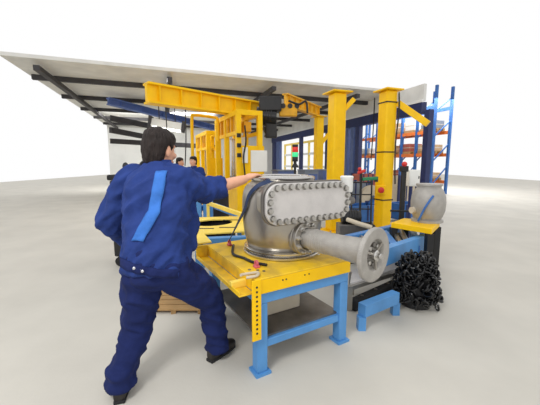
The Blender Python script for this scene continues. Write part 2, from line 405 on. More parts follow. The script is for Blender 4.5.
gate_machine(gB, R(24), .50, 2.0, 2.62, 'smaller yellow gate machine with narrow slotted sides behind the man', False)
rb = [at(192.5, 178, 8.8), at(192.5, 150, 8.8), at(192, 119, 8.8), at(195, 115.2, 8.8), at(214, 117.5, 9.1), at(217.5, 121, 9.1), at(218, 140, 9.1)]
rb[0].z = 0; rb[-1].z = 2.2
t_ = thing('bent_rail', 'yellow bent round tube rail standing at the smaller gate machine', 'rail', rb[0])
MB().tube(rb, .045, 10).build('tube', 'yellow', t_, True); MB().cyl(rb[0], rb[0] + UP * .02, .12, n=16).build('foot_plate', 'yellow', t_, True)

# ================================================================== STORAGE RACKS beyond the right hand bays
RK = -RD                                   # racks run parallel to the wall
def rack_point(px, off):
    d = ray(px, 160); d = V3((d.x, d.y, 0)); n = V3((RN.x, RN.y, 0))
    base = FAR_R - n * off if (FAR_R.dot(n) < 0) else FAR_R + n * off
    return d * (base.dot(n) / d.dot(n))
OFFR = 3.0
rk0 = rack_point(432, OFFR); rk1 = rack_point(356, OFFR)
RL = (rk1 - rk0).length; RV = (rk1 - rk0).normalized(); RB = V3((RV.y, -RV.x, 0))
if RB.dot(rk0) < 0: RB = -RB
rk = thing('pallet_rack', 'tall pallet rack with blue uprights and orange beams beyond the open bays', 'rack', rk0)
nb = 6
for i in range(nb + 1):
    for k in (0, 1.0):
        p = rk0 + RV * (RL * i / nb) + RB * k
        MB().beam(p, p + UP * 5.2, .11, .11, RV).build('upright', 'blue_mid', rk, True)
    for j in range(4):
        p = rk0 + RV * (RL * i / nb)
        MB().beam(p + UP * (.4 + j * 1.2), p + RB + UP * (1.4 + j * 1.1), .05, .05).build('frame_brace', 'blue_mid', rk, True)
LEVELS = (.6, 1.95, 3.05, 4.2)
for j, z in enumerate(LEVELS):
    for k in (0, 1.0):
        MB().beam(rk0 + RB * k + UP * z, rk1 + RB * k + UP * z, .06, .16).build('rack_beam', 'orange' if j < 3 else 'blue_mid', rk, True)
ORD = ('first', 'second', 'third', 'fourth', 'fifth', 'sixth', 'seventh', 'eighth', 'ninth', 'tenth', 'eleventh', 'twelfth')
cn = ('lowest', 'second', 'third', 'top')
kinds = (('carton', 'brown'), ('carton_white', 'white'), ('crate_grey', 'grey'), ('carton_white', 'white'), ('crate_red', 'red'))
for j, z in enumerate(LEVELS[:3]):
    s = .25; n_ = 0
    while s < RL - .9:
        wd = random.uniform(.55, 1.05); hh = random.uniform(.22, .5)
        if random.random() < .72:
            mname, cname = random.choice(kinds); n_ += 1
            c = rk0 + RV * (s + wd / 2) + RB * .5 + UP * (z + .08)
            pl = thing('loaded_pallet', '%s box on a pallet, %s from the right on the %s rack level' % (cname, ORD[n_ - 1], cn[j]), 'pallet', c, math.atan2(RV.y, RV.x), 'pallets in the storage rack')
            for y in (-.4, 0, .4): MB().box((-wd / 2, y - .06, 0), (wd / 2, y + .06, .1)).build('runner', 'wood', pl)
            MB().box((-wd / 2, -.45, .1), (wd / 2, .45, .13)).build('deck', 'wood', pl)
            MB().box((-wd / 2 + .03, -.42, .13), (wd / 2 - .03, .42, .13 + hh)).build('box', mname, pl, bevel=.01)
            MB().box((-wd / 2 + .028, -.424, .13 + hh * .45), (wd / 2 - .028, .424, .13 + hh * .53)).build('tape', 'carton_white' if mname == 'carton' else 'beige', pl)
        s += wd + random.uniform(.1, .5)
# far rack seen through the bay behind the stack light
rf0 = rack_point(331, 3.2); rf1 = rack_point(285, 3.2)
ff = thing('storage_frame', 'distant pale yellow storage frame seen through the bay behind the stack light', 'rack', rf0)
fl = (rf1 - rf0)
for i in range(6):
    p = rf0 + fl * i / 5; MB().beam(p, p + UP * 3.6, .16, .16, RV).build('upright', 'yellow_pale', ff, True)
for z in (1.2, 2.4, 3.5): MB().beam(rf0 + UP * z, rf1 + UP * z, .1, .2).build('rack_beam', 'yellow_pale' if z > 3 else 'white', ff, True)

# ================================================================== STACK LIGHT
s0 = at(295, 170, 6.0)
st = thing('stack_light', 'red and green signal stack light on a black pole behind the valve', 'signal light', V3((s0.x, s0.y, 0)))
MB().cyl((0, 0, 0), (0, 0, 1.5), .025, n=12).build('pole', 'black', st)
MB().cyl((0, 0, 0), (0, 0, .03), .14, n=20).build('foot', 'black', st)
MB().revolve([(0, 1.46), (.075, 1.46), (.06, 1.5), (.03, 1.54), (.03, 1.60), (.06, 1.60), (0, 1.60)], (0, 0, 0), UP, 20).build('socket', 'black', st)
z = 1.58
for hh, m in ((.09, 'black'), (.09, 'green_lamp'), (.1, 'red_lamp'), (.05, 'black')):
    MB().revolve([(0, z), (.055, z), (.058, z + .005), (.058, z + hh - .005), (.055, z + hh), (0, z + hh)], (0, 0, 0), UP, 20).build('lamp_segment' if 'lamp' in m else 'collar', m, st)
    z += hh

# ================================================================== MAIN ASSEMBLY TABLE
TR = R(30.5)
A = V3((math.cos(TR), math.sin(TR), 0)); B = V3((-math.sin(TR), math.cos(TR), 0))
PZ = .75
O = on_z(256, 280, PZ)
def TP(a, b, z): return V3((O.x, O.y, 0)) + A * a + B * b + UP * z
PL, PW = .90, 1.05
tb = thing('assembly_table', 'blue steel assembly table frame carrying the yellow platform and the valve', 'table', (O.x, O.y, 0), TR)
bw = .085; bt = PZ - .115
for x in (.02, PL - bw + .0):
    for y in (.02, PW - bw):
        MB().box((x, y, .02), (x + bw, y + bw, bt - bw)).build('leg', 'blue_frame', tb, bevel=.006)
        MB().box((x - .02, y - .02, 0), (x + bw + .02, y + bw + .02, .02)).build('foot_plate', 'blue_frame', tb)
for y in (.02, PW - bw): MB().box((.02, y, bt - bw), (PL, y + bw, bt)).build('top_rail', 'blue_frame', tb, bevel=.006)
for x in (.02, PL - bw): MB().box((x, .02 + bw, bt - bw), (x + bw, PW - bw, bt)).build('side_rail', 'blue_frame', tb, bevel=.006)
for y in (.03, PW - bw): MB().box((.02 + bw, y, .2), (PL - bw, y + .06, .26)).build('lower_rail', 'blue_frame', tb, bevel=.006)
MB().box((.06, .06, .26), (PL - .06, PW - .06, .275)).build('shelf', 'steel_dark', tb)
MB().box((.25, .3, .275), (.6, .55, .40)).build('tool_tray', 'beige', tb, bevel=.01)

pf = thing('valve_platform', 'worn yellow steel platform with open channel sides under the valve', 'platform', (O.x, O.y, bt), TR)
ph = PZ - bt
def pbx(name, lo, hi, m='yellow_worn', bv=.004): return MB().box(lo, hi).build(name, m, pf, bevel=bv)
CH = .115                                  # width of the open channel along the left side
pbx('top_plate', (0.0, 0, ph - .014), (PL, PW, ph))
pbx('front_web', (0, 0, .0), (PL, .014, ph - .014), 'yellow')
pbx('rear_web', (0, PW - .014, .0), (PL, PW, ph - .014))
pbx('right_web', (PL - .014, .014, 0), (PL, PW - .014, ph - .014))
pbx('inner_web', (0, .014, .012), (.014, PW - .014, ph - .014))
pbx('channel_floor', (-CH, 0.03, 0), (.0, PW - .02, .012))
pbx('channel_lip', (-CH, .03, .012), (-CH + .012, PW - .02, .035))
pbx('channel_end', (-CH, PW - .05, .012), (0, PW - .02, ph + .01))
pbx('channel_bracket', (-CH, .16, .012), (.02, .20, ph * .55), 'yellow_pale')
ps = MB().box((-.035, -.012, -.33), (.035, .0, ph)).build('perforated_strip', 'yellow', pf, bevel=.002)
for k in range(11): MB().cyl((.0, -.0135, ph - .05 - k * .034), (.0, -.0, ph - .05 - k * .034), .0085, n=10).build('hole', 'black', ps)
for (x, y) in ((.42, 0), (.46, 0), (.22, 0), (.25, 0)): MB().cyl((x, -.003, ph - .045), (x, .002, ph - .045), .006, n=10).build('hole', 'black', pf)
for (x, y) in ((.07, .10), (.10, .16), (.13, .12), (.05, .2)): MB().cyl((x, y, ph), (x, y, ph + .004), .012, n=12).build('screw', 'steel_dark', pf)
# little things lying on the platform
def lug(x, y, lab):
    q = TP(x, y, PZ); t = thing('strap_lug', lab, 'lug', q, TR)
    MB().box((-.02, -.025, 0), (.02, .025, .02)).build('base', 'pink', t, bevel=.005); MB().revolve([(.012, -.008), (.024, -.008), (.024, .008), (.012, .008)], (0, 0, .035), (1, 0, 0), 18, True).build('ring', 'pink', t)
LA, LB = (on_z(229.5, 245.5, PZ) - O).dot(A), (on_z(229.5, 245.5, PZ) - O).dot(B)
lug(LA, LB, 'small red strap lug at the rear left of the yellow platform'); lug(.12, .22, 'pinkish red strap lug in front of the valve base')
tg = MB().prism([TP(.69, .24, PZ + .001), TP(.75, .22, PZ + .001), TP(.77, .27, PZ + .001), TP(.71, .29, PZ + .001)], (0, 0, .004)).build('paper_tag', 'white'); tag(tg, 'small white paper tag lying on the yellow platform under the outlet', 'tag')
rg = MB().tube([TP(-.07, .10, bt + .13), TP(-.03, .11, PZ + .012), TP(.06, .09, PZ + .012), TP(.02, .03, PZ + .016), TP(-.05, .05, PZ + .01)], .011, 8).build('webbing_end', 'beige'); tag(rg, 'loose beige strap end lying on the platform corner', 'strap')

# ================================================================== THE VALVE
VC = O + A * .553 + B * .53; VC.z = PZ
va = thing('steel_valve', 'large stainless steel valve with bolted oblong cover standing on the yellow platform', 'valve', VC, TR)
def VL(p):                                 # world -> valve coordinates
    q = V3(p) - VC; return V3((q.dot(A), q.dot(B), q.z))
BR = .355
MB().revolve([(0, 0), (BR - .01, 0), (BR, .006), (BR, .020), (BR - .01, .026), (BR - .03, .028), (BR - .03, .036), (BR - .012, .038), (BR - .006, .044), (BR - .006, .058), (BR - .02, .064), (.30, .066)], (0, 0, 0), UP, 72).build('base_ring', 'steel_polished', va)
prof = [(.300, .06), (.318, .075), (.330, .11), (.345, .17), (.356, .25), (.362, .33), (.363, .42), (.360, .50), (.352, .55), (.335, .592), (.31, .618), (.29, .63), (.275, .645), (.27, .655)]
MB().revolve(prof, (0, 0, 0), UP, 80).build('body', 'steel', va, smooth=60)
tf = MB().revolve([(.0, .648), (.27, .648), (.288, .652), (.292, .658), (.292, .678), (.286, .684), (.24, .686), (.235, .694), (.19, .696), (.18, .688), (0, .688)], (0, 0, 0), UP, 72).build('top_flange', 'steel_polished', va)
# oblong neck and cover plate
def racetrack(hx, hz, r, n=10):
    pts = []
    for cx, cz, a0 in ((hx - r, hz - r, 0), (-hx + r, hz - r, 90), (-hx + r, -hz + r, 180), (hx - r, -hz + r, 270)):
        for k in range(n + 1):
            t = R(a0 + 90 * k / n); pts.append((cx + r * math.cos(t), cz + r * math.sin(t)))
    return pts
PCX, PCZ = .035, .485; HX, HZ, RR = .425, .165, .12; PY = -.385
def rt(hx, hz, r, y): return [V3((PCX + x, y, PCZ + z)) for x, z in racetrack(hx, hz, r)]
MB().prism(rt(HX - .055, HZ - .035, RR - .03, PY + .06), (0, .30, 0)).build('neck', 'steel', va, bevel=.004, smooth=40)
MB().prism(rt(HX + .008, HZ + .008, RR + .008, PY + .036), (0, .036, 0)).build('neck_flange', 'steel_dark', va, bevel=.003, smooth=40)
cp = MB().prism(rt(HX - .004, HZ - .004, RR - .003, PY), (0, .031, 0)).build('cover_plate', 'steel_plate', va, bevel=.004, smooth=40)
# bolts spaced evenly around the cover
path = racetrack(HX - .035, HZ - .033, RR - .03, 12); path.append(path[0]); seg = [0]
for i in range(len(path) - 1): seg.append(seg[-1] + math.dist(path[i], path[i + 1]))
bb = MB(); bb.revolve([(0, 0), (.028, 0), (.028, -.004), (.025, -.006)], (0, 0, 0), (0, 1, 0), 16); bb.cyl((0, -.004, 0), (0, -.026, 0), .0215, .020, 6)
proto = None; NB = 30
def inst(proto, name, parent, loc, rot=None):
    o = bpy.data.objects.new(name, proto.data); col.objects.link(o); o.parent = parent; o.location = loc
    if rot is not None: o.rotation_euler = rot
    return o
for k in range(NB):
    s = seg[-1] * k / NB; i = max(j for j in range(len(path) - 1) if seg[j] <= s + 1e-9)
    u = (s - seg[i]) / max(1e-9, seg[i + 1] - seg[i]); x = path[i][0] * (1 - u) + path[i + 1][0] * u; zz = path[i][1] * (1 - u) + path[i + 1][1] * u
    loc = V3((PCX + x, PY, PCZ + zz))
    if proto is None:
        proto = bb.build('bolt', 'bolt_steel', cp); proto.location = loc
    else: inst(proto, 'bolt', cp, loc, (0, random.uniform(0, 1), 0))
# outlet tube and its flange
T0 = VL(at(305, 235, 2.42)); T1 = VL(at(373.5, 258, 1.96)); T0.z = T1.z = (T0.z + T1.z) / 2; td = (T1 - T0).normalized(); TL = (T1 - T0).length
back = .22
ot = MB().revolve([(0, -back), (.082, -back), (.082, .06), (.086, .09), (.086, TL * .55), (.094, TL * .8), (.108, TL * .95), (.118, TL)], T0, td, 48).build('outlet_tube', 'steel_cast', va, smooth=50)
for k in range(7):
    MB().revolve([(.084, .09 + k * .022), (.0885, .093 + k * .022), (.0885, .099 + k * .022), (.084, .102 + k * .022)], T0, td, 40).build('machined_ring', 'steel_cast', ot)
cl = MB().revolve([(.08, -.06), (.136, -.06), (.141, -.055), (.141, -.03), (.136, -.025), (.13, -.023), (.13, -.017), (.136, -.015), (.141, -.01), (.141, .015), (.136, .02), (.09, .025)], T0, td, 48).build('collar_flange', 'steel', va)
xx, yy, dd = basis(td)
cbp = None
for k in range(10):
    a = 2 * PI * (k + .3) / 10; c = T0 + (xx * math.cos(a) + yy * math.sin(a)) * .117
    MB().revolve([(0, .018), (.019, .018), (.019, .042), (.010, .046), (.010, .06), (0, .06)], c, td, 8).build('bolt', 'bolt_steel', cl)
    MB().cyl(c - td * .085, c - td * .058, .018, n=6).build('nut', 'bolt_steel', cl)
FR = .186
fl_ = MB().revolve([(.07, -.045), (.11, -.045), (FR - .008, -.018), (FR, -.012), (FR, .012), (FR - .006, .018), (.125, .02), (.112, .018), (.104, .006), (.098, -.012), (.06, -.02), (.045, -.02), (0, -.02)], T1, td, 64).build('outlet_flange', 'steel_cast', va, smooth=30)
hb = MB().revolve([(0, -.02), (.034, -.02), (.034, .022), (.028, .028), (.018, .028), (.018, .05), (.014, .054), (0, .054)], T1, td, 32).build('hub', 'steel_polished', fl_)
for k in range(8):
    a = 2 * PI * k / 8; q = xx * math.cos(a) + yy * math.sin(a); c = T1 + q * .068
    MB().revolve([(0, -.02), (.017, -.02), (.017, .002), (.013, .006), (0, .006)], c, td, 6).build('bolt', 'bolt_steel' if k % 2 else 'steel_dark', fl_)
for k in range(3):
    a = 2 * PI * k / 3 + .35; q = xx * math.cos(a) + yy * math.sin(a)
    MB().beam(T1 + q * .03 + td * .008, T1 + q * .118 + td * .010, .016, .012, td).build('spoke', 'steel', fl_)
# strap around the body
sp = []
for (ang, r, z) in ((-138, .278, .662), (-148, .30, .645), (-157, .330, .622), (-164, .355, .585), (-170, .368, .54), (-175, .373, .48), (-180, .376, .41)):
    a = R(ang); sp.append(V3((r * math.cos(a), r * math.sin(a), z)))
lugp = VL(TP(LA, LB, PZ + .05)); sp += [sp[-1].lerp(lugp, .35), sp[-1].lerp(lugp, .7), lugp]
m = MB(); P = []
def strip(pts, wdt, th, ctr):
    m = MB(); n = len(pts); P = []
    for i, p in enumerate(pts):
        t = (pts[min(n - 1, i + 1)] - pts[max(0, i - 1)]).normalized(); o = V3((p.x - ctr.x, p.y - ctr.y, .0)).normalized(); s = t.cross(o).normalized(); o = s.cross(t)
        P += [p - s * wdt / 2, p + s * wdt / 2, p + s * wdt / 2 + o * th, p - s * wdt / 2 + o * th]
    f = [(i * 4 + k, i * 4 + (k + 1) % 4, i * 4 + 4 + (k + 1) % 4, i * 4 + 4 + k) for i in range(n - 1) for k in range(4)] + [(3, 2, 1, 0), (n * 4 - 4, n * 4 - 3, n * 4 - 2, n * 4 - 1)]
    return m.add(P, f)
def dense(pts, k=6):
    t = MB(); out = []
    for i in range(len(pts) - 1):
        p0 = pts[max(0, i - 1)]; p1 = pts[i]; p2 = pts[i + 1]; p3 = pts[min(len(pts) - 1, i + 2)]
        for j in range(k):
            u = j / k; out.append(0.5 * ((2 * p1) + (p2 - p0) * u + (2 * p0 - 5 * p1 + 4 * p2 - p3) * u * u + (3 * p1 - p0 - 3 * p2 + p3) * u ** 3))
    return out + [pts[-1]]
so = strip(dense(sp), .034, .005, V3((0, 0, 0))).build('lifting_strap', 'strap_blue'); so.location = VC; so.rotation_euler = (0, 0, TR)
tag(so, 'dark blue lifting strap running down the left side of the steel valve', 'strap')
sb = [TP(LA + .02, LB - .05, PZ + .012), TP(.09, .60, PZ + .012), TP(.12, .45, PZ + .012), TP(.14, .31, PZ + .012), TP(.20, .2, PZ + .012)]
tag(MB().tube(sb, .012, 8).build('lashing_cord', 'black'), 'black lashing cord lying on the platform beside the valve base', 'cord')
# white cup on a grey valve head right of the plate
wq = VL(at(348, 171, 2.72))
cu = thing('sensor_unit', 'white sensor cup with grey cable gland at the right end of the cover', 'sensor', TP(0, 0, 0))
cu.location = VC + A * .50 + B * (-.30); cu.location.z = VC.z + .36; cu.rotation_euler = (0, 0, TR)
MB().cyl((0, 0, -.0), (0, 0, .18), .024, n=16).build('stem', 'steel', cu)
MB().revolve([(0, .18), (.05, .18), (.055, .19), (.055, .30), (.058, .305), (.058, .32), (.05, .326), (0, .326)], (0, 0, 0), UP, 28).build('cup', 'white', cu)
MB().beam((0, 0, .02), (-.17, .03, .02), .05, .05).build('bracket', 'steel', cu, bevel=.004)
MB().revolve([(0, 0), (.045, 0), (.045, .03), (.03, .035), (.03, .06), (0, .06)], (.0, -.02, .10), (1, -.3, 0), 12).build('cable_gland', 'steel_dark', cu)

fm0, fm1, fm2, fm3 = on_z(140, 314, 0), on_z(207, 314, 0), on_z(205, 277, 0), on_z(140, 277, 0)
pt = thing('shade_planks', 'brown wooden duckboard on the floor seen between the worker\'s legs', 'shade_planks', fm0)  # planks added to give the shaded floor patch its dark brown tone
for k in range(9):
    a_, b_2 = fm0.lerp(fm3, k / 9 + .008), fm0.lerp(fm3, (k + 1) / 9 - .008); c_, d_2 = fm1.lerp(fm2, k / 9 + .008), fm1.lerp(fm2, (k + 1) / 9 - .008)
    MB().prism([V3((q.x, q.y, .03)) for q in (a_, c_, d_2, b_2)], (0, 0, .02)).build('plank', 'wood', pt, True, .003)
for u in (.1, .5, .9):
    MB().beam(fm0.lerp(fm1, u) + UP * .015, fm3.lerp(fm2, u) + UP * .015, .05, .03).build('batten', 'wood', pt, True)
# ================================================================== SECOND TABLE with holed plate, left behind
def plate_with_hole(outer, c, rx, ry, z0, z1, name, m, parent):
    me = bpy.data.meshes.new(name); bm = bmesh.new(); n = 40; D1 = (outer[1] - outer[0]).normalized(); 
    D1 = V3((D1.x, D1.y, 0)); D2 = V3((-D1.y, D1.x, 0))
    top = [bm.verts.new((p.x, p.y, z1)) for p in outer]
    hole = [bm.verts.new((c + D1 * rx * math.cos(2 * PI * k / n) + D2 * ry * math.sin(2 * PI * k / n)).xy.to_3d() + V3((0, 0, z1))) for k in range(n)]
    e = [bm.edges.new((top[i], top[(i + 1) % len(top)])) for i in range(len(top))] + [bm.edges.new((hole[i], hole[(i + 1) % n])) for i in range(n)]
    r = bmesh.ops.triangle_fill(bm, use_beauty=True, use_dissolve=False, edges=e)
    fs = [g for g in r['geom'] if isinstance(g, bmesh.types.BMFace)]
    ex = bmesh.ops.extrude_face_region(bm, geom=fs)
    for g in ex['geom']:
        if isinstance(g, bmesh.types.BMVert): g.co.z = z0
    bmesh.ops.recalc_face_normals(bm, faces=bm.faces)
    inv = WM(parent).inverted(); bmesh.ops.transform(bm, matrix=inv, verts=bm.verts)
    bm.to_mesh(me); bm.free(); me.materials.append(MATS[m]); o = bpy.data.objects.new(name, me); col.objects.link(o); o.parent = parent
    return o
q0 = on_z(192, 231, .75); q1 = on_z(247, 230, .75); q2 = on_z(243, 216, .75); q3 = on_z(190, 217.5, .75)
f0 = on_z(192.5, 244, .75); f1 = on_z(211.5, 241.5, .75); f2 = on_z(204, 233.5, .75); f3 = on_z(190, 234, .75)
t2 = thing('transfer_table', 'pale blue transfer table with a yellow holed plate beside the worker', 'table', V3((q0.x, q0.y, 0)))
outer = [f0, f1, f2, q1 - V3((0, .06, 0)), q2, q3]
hp = plate_with_hole(outer, on_z(213, 222.5, .75), .27, .22, .735, .75, 'top_plate', 'yellow_pale', t2)
for (x, y) in ((205, 228.5), (228, 227.5), (231, 220)):
    c = on_z(x, y, .75); MB().obox(c, V3((.11, 0, 0)), V3((0, .022, 0)), UP * .002).build('slot', 'black', t2, True)
hc2 = on_z(213, 222.5, .75)
MB().revolve([(.30, 0), (.30, -.25), (.0, -.25)], V3((hc2.x, hc2.y, .73)), UP, 32).build('well', 'rubber', t2, True)
for a, b in ((on_z(203, 236, .74), on_z(252, 234, .74)), (on_z(190, 219, .74), on_z(243, 217, .74))):
    MB().beam(a - UP * .09, b - UP * .09, .09, .14).build('frame_rail', 'blue_frame', t2, True, .006)
for a in (on_z(199, 238, .74), on_z(250, 235, .74), on_z(200, 219, .74), on_z(240, 218, .74)):
    MB().beam(V3((a.x, a.y, 0)), V3((a.x, a.y, .6)), .08, .08, V3((1, 0, 0))).build('leg', 'blue_frame', t2, True, .006)
# blue frames further back
def frame_stand(name, label, pts, posts, m, w_=.07, cat='frame'):
    t = thing(name, label, cat, V3((pts[0][0].x, pts[0][0].y, 0)))
    for a, b in pts: MB().beam(a, b, w_, w_ * 1.3).build('rail', m, t, True, .005)
    for a in posts: MB().beam(V3((a.x, a.y, 0)), a, w_, w_, V3((1, 0, 0))).build('post', m, t, True, .005)
    return t
D = 5.0
frame_stand('roller_frame', 'light blue roller frame standing behind the holed yellow plate', [(at(196, 209, D), at(214, 205.5, D + .5)), (at(214, 205.5, D + .5), at(238, 214.5, D - .3)), (at(196, 202, D + .2), at(210, 199, D + .6))], [at(198.5, 190, D), at(205, 190, D + .1), at(210.5, 193, D + .3)], 'blue_frame')
frame_stand('guide_rail', 'slender yellow guide rail sloping across the roller frame', [(at(207.5, 203, 4.9), at(243, 215, 4.1))], [at(208, 203.5, 4.9), at(243, 215.2, 4.1)], 'yellow_pale', .045, 'rail')
# dark drum under frame
dr = at(218, 205, 6.2)
d_ = thing('coolant_drum', 'dark brown drum standing behind the worker\'s cuff', 'drum', V3((dr.x, dr.y, 0)))
MB().revolve([(0, 0), (.22, 0), (.225, .01), (.225, .3), (.235, .32), (.225, .34), (.225, .58), (.235, .6), (.225, .62), (.225, .88), (.23, .9), (.2, .9), (.2, .88), (0, .88)], (0, 0, 0), UP, 28).build('body', 'rubber', d_)
MB().cyl((.1, 0, .88), (.1, 0, .91), .03, n=12).build('bung', 'steel_dark', d_)

# ================================================================== RIGHT HAND CONVEYOR FRAME
cz = .62
k0 = on_z(338, 237.5, cz); k1 = on_z(424, 218, cz); k2 = on_z(366, 253.5, cz); k3 = on_z(426, 234, cz)
cf = thing('conveyor_frame', 'blue steel conveyor frame stretching away behind the outlet flange', 'conveyor', V3((k0.x, k0.y, 0)))
MB().beam(k0 - UP * .06, k1 - UP * .06, .09, .12).build('rear_rail', 'blue_rail', cf, True, .006)
MB().beam(k2 - UP * .10, k3 - UP * .10, .09, .20).build('front_rail', 'blue_frame', cf, True, .006)
for u in (.1, .45, .8):
    a = k0.lerp(k1, u); 
    b = k2.lerp(k3, u)
    MB().beam(a - UP * .07, b - UP * .07, .09, .08).build('cross_rail', 'blue_rail', cf, True, .005)
for p in (k0, k1, k2.lerp(k3, .8), k3): MB().beam(V3((p.x, p.y, 0)), p - UP * .1, .08, .08, V3((1, 0, 0))).build('leg', 'blue_mid', cf, True, .005)
for u in (.2, .3, .55, .65): 
    a = k0.lerp(k1, u) - UP * .05; b = k2.lerp(k3, u) - UP * .05
    MB().cyl(a, b, .03, n=14).build('roller', 'steel', cf, True)
# low step with plate in front
z0 = .30
e0 = on_z(350, 283, z0); e1 = on_z(398, 268, z0); e2 = on_z(394, 260, z0); e3 = on_z(352, 270, z0)
ls = thing('low_step', 'low grey steel step plate on a blue base below the outlet flange', 'step', V3((e0.x, e0.y, 0)))
MB().prism([e0, e1, e2, e3], (0, 0, -.03)).build('tread_plate', 'steel_plate', ls, True, .004)
MB().beam(e0 - UP * .05, e1 - UP * .05, .05, .05).build('front_rail', 'steel', ls, True, .004)
for p in (e0, e1, e2, e3): MB().beam(V3((p.x, p.y, 0)), p - UP * .03, .05, .05, V3((1, 0, 0))).build('leg', 'steel', ls, True)
g0_, g1_ = on_z(362, 304, .25), on_z(396, 291, .25)
lr = thing('low_rail', 'light blue low floor rail in front of the step', 'rail', V3((g0_.x, g0_.y, 0)))
MB().beam(g0_ - UP * .06, g1_ - UP * .06, .09, .12).build('rail', 'blue_frame', lr, True, .006)
for p in (g0_, g1_): MB().beam(V3((p.x, p.y, 0)), p - UP * .12, .07, .07, V3((1, 0, 0))).build('leg', 'blue_frame', lr, True)
h0, h1 = on_z(352, 300, .12), on_z(396, 280, .12)
br_ = thing('rubber_bumper', 'black rubber bumper bar lying along the low step', 'bumper', V3((h0.x, h0.y, 0)))
MB().beam(V3((h0.x, h0.y, .06)), V3((h1.x, h1.y, .06)), .1, .12).build('bar', 'rubber', br_, True, .02)
for u in (.2, .5, .8):
    p = h0.lerp(h1, u); MB().cyl(V3((p.x, p.y, .1)), V3((p.x, p.y, .125)), .02, n=8).build('bolt', 'steel_dark', br_, True)

# heap of black chain
ch = on_z(415, 304, 0)
hp_ = thing('chain_heap', 'heap of black steel chain links piled on the floor at the right', 'chain', ch)
lk = MB(); pts = []
for k in range(14):
    a = 2 * PI * k / 14; pts.append(V3((.042 * math.copysign(abs(math.cos(a)) ** .8, math.cos(a)), .026 * math.sin(a), 0)))
pts.append(pts[0]); lk.tube(pts, .0105, 6, smooth=False, caps=False)
lp = None
rr = random.Random(3)
core = MB()
core.loft([(V3((0, 0, z)), V3((r_, 0, 0)), V3((0, r_, 0))) for z, r_ in ((0, .15), (.1, .14), (.3, .12), (.42, .08), (.47, .02))], 16).build('chain_core', 'black', hp_)
for k in range(290):
    zz = rr.uniform(.05, .56); r_ = .225 * (1 - (zz / .62) ** 2.4) ** .5 + rr.uniform(-.045, .012); a = rr.uniform(0, 2 * PI)
    loc = V3((r_ * math.cos(a), r_ * math.sin(a), zz)); rot = (rr.uniform(-1.4, 1.4), rr.uniform(-1.4, 1.4), rr.uniform(0, PI))
    if lp is None: lp = lk.build('chain_link', 'black_gloss', hp_); lp.location = loc; lp.rotation_euler = rot
    else: inst(lp, 'chain_link', hp_, loc, rot)

# yellow station at the right with grey housing
y0 = on_z(391, 222.5, .75); y1 = on_z(432, 229, .75); y2 = on_z(440, 221.5, .75); y3 = on_z(404, 218, .75)
ys = thing('yellow_station', 'yellow work station table at the right edge behind the conveyor', 'table', V3((y0.x, y0.y, 0)))
MB().prism([y0, y1, y2, y3], (0, 0, -.07)).build('top_plate', 'yellow', ys, True, .006)
for p in (y0, y1, y2, y3): 
    q = p.lerp((y0 + y1 + y2 + y3) / 4, .12); MB().beam(V3((q.x, q.y, 0)), V3((q.x, q.y, .68)), .08, .08, V3((1, 0, 0))).build('leg', 'black', ys, True)
gh = at(427, 218, 4.1); gh.z = .75
gr = thing('grey_housing', 'grey cast valve housing standing on the yellow station at the right edge', 'housing', gh)
MB().revolve([(0, 0), (.2, 0), (.2, .03), (.17, .04), (.19, .08), (.215, .16), (.22, .27), (.21, .36), (.18, .43), (.15, .47), (.15, .49), (.165, .495), (.165, .52), (0, .52)], (0, 0, 0), UP, 40).build('body', 'steel_cast', gr)
MB().cyl((-.25, -.05, .16), (-.1, 0, .16), .045, n=18).build('side_port', 'beige', gr)
MB().tube([(-.05, -.215, .38), (-.14, -.20, .22), (-.2, -.16, .03)], .014, 8).build('hose', 'blue_mid', gr)
wp = at(411, 183, 5.9); wl = thing('white_cabinet', 'white control cabinet on a post at the right edge above the grey housing', 'cabinet', V3((wp.x, wp.y, 0)))
MB().box((-.07, -.07, 1.10), (.14, .07, 1.42)).build('box', 'white', wl, bevel=.01); MB().box((-.06, -.08, 1.12), (.13, -.07, 1.40)).build('door', 'white', wl, bevel=.005)
MB().box((.10, -.09, 1.25), (.115, -.08, 1.30)).build('handle', 'black', wl); MB().cyl((0, 0, 0), (0, 0, 1.10), .035, n=14).build('post', 'blue_navy', wl); MB().cyl((0, 0, 0), (0, 0, .02), .15, n=20).build('foot', 'blue_navy', wl)
# black stand with red lamp
b_ = at(401, 222, 5.2); bs = thing('black_stand', 'black upright stand with a red knob right of the yellow column', 'stand', V3((b_.x, b_.y, 0)))
MB().box((-.035, -.035, 0), (.035, .035, 1.42)).build('pole', 'black', bs, bevel=.008); MB().box((-.2, -.2, 0), (.2, .2, .02)).build('foot_plate', 'black', bs, bevel=.004)
MB().box((-.06, -.05, 1.4), (.06, .05, 1.5)).build('head', 'black', bs, bevel=.01); MB().ball((-.01, -.03, 1.53), .045).build('knob', 'red', bs)
MB().cyl((-.2, 0, .72), (.35, -.1, .72), .018, n=10).build('cross_bar', 'black', bs); MB().ball((.36, -.1, .72), .05).build('ball_grip', 'beige', bs)
# thin stand left of the column with red and green heads
b_ = at(359.5, 222, 5.6); bs = thing('tool_stand', 'thin black stand with red and green tool heads between the yellow columns', 'stand', V3((b_.x, b_.y, 0)))
MB().cyl((0, 0, 0), (0, 0, 1.36), .022, n=12).build('pole', 'black', bs); MB().cyl((0, 0, 0), (0, 0, .02), .2, n=24).build('foot', 'black', bs)
MB().obox((.0, 0, 1.39), V3((.07, 0, .02)), V3((0, .04, 0)), UP * .028).build('tool_head', 'red', bs, bevel=.015)
MB().ball((-.04, -.02, 1.44), .035).build('knob', 'red', bs); MB().obox((.16, 0, 1.26), V3((.14, 0, .01)), V3((0, .04, 0)), UP * .03).build('tool_arm', 'green', bs, bevel=.012)
MB().cyl((.28, 0, 1.2), (.28, 0, 1.3), .035, n=12).build('tool_tip', 'black', bs)
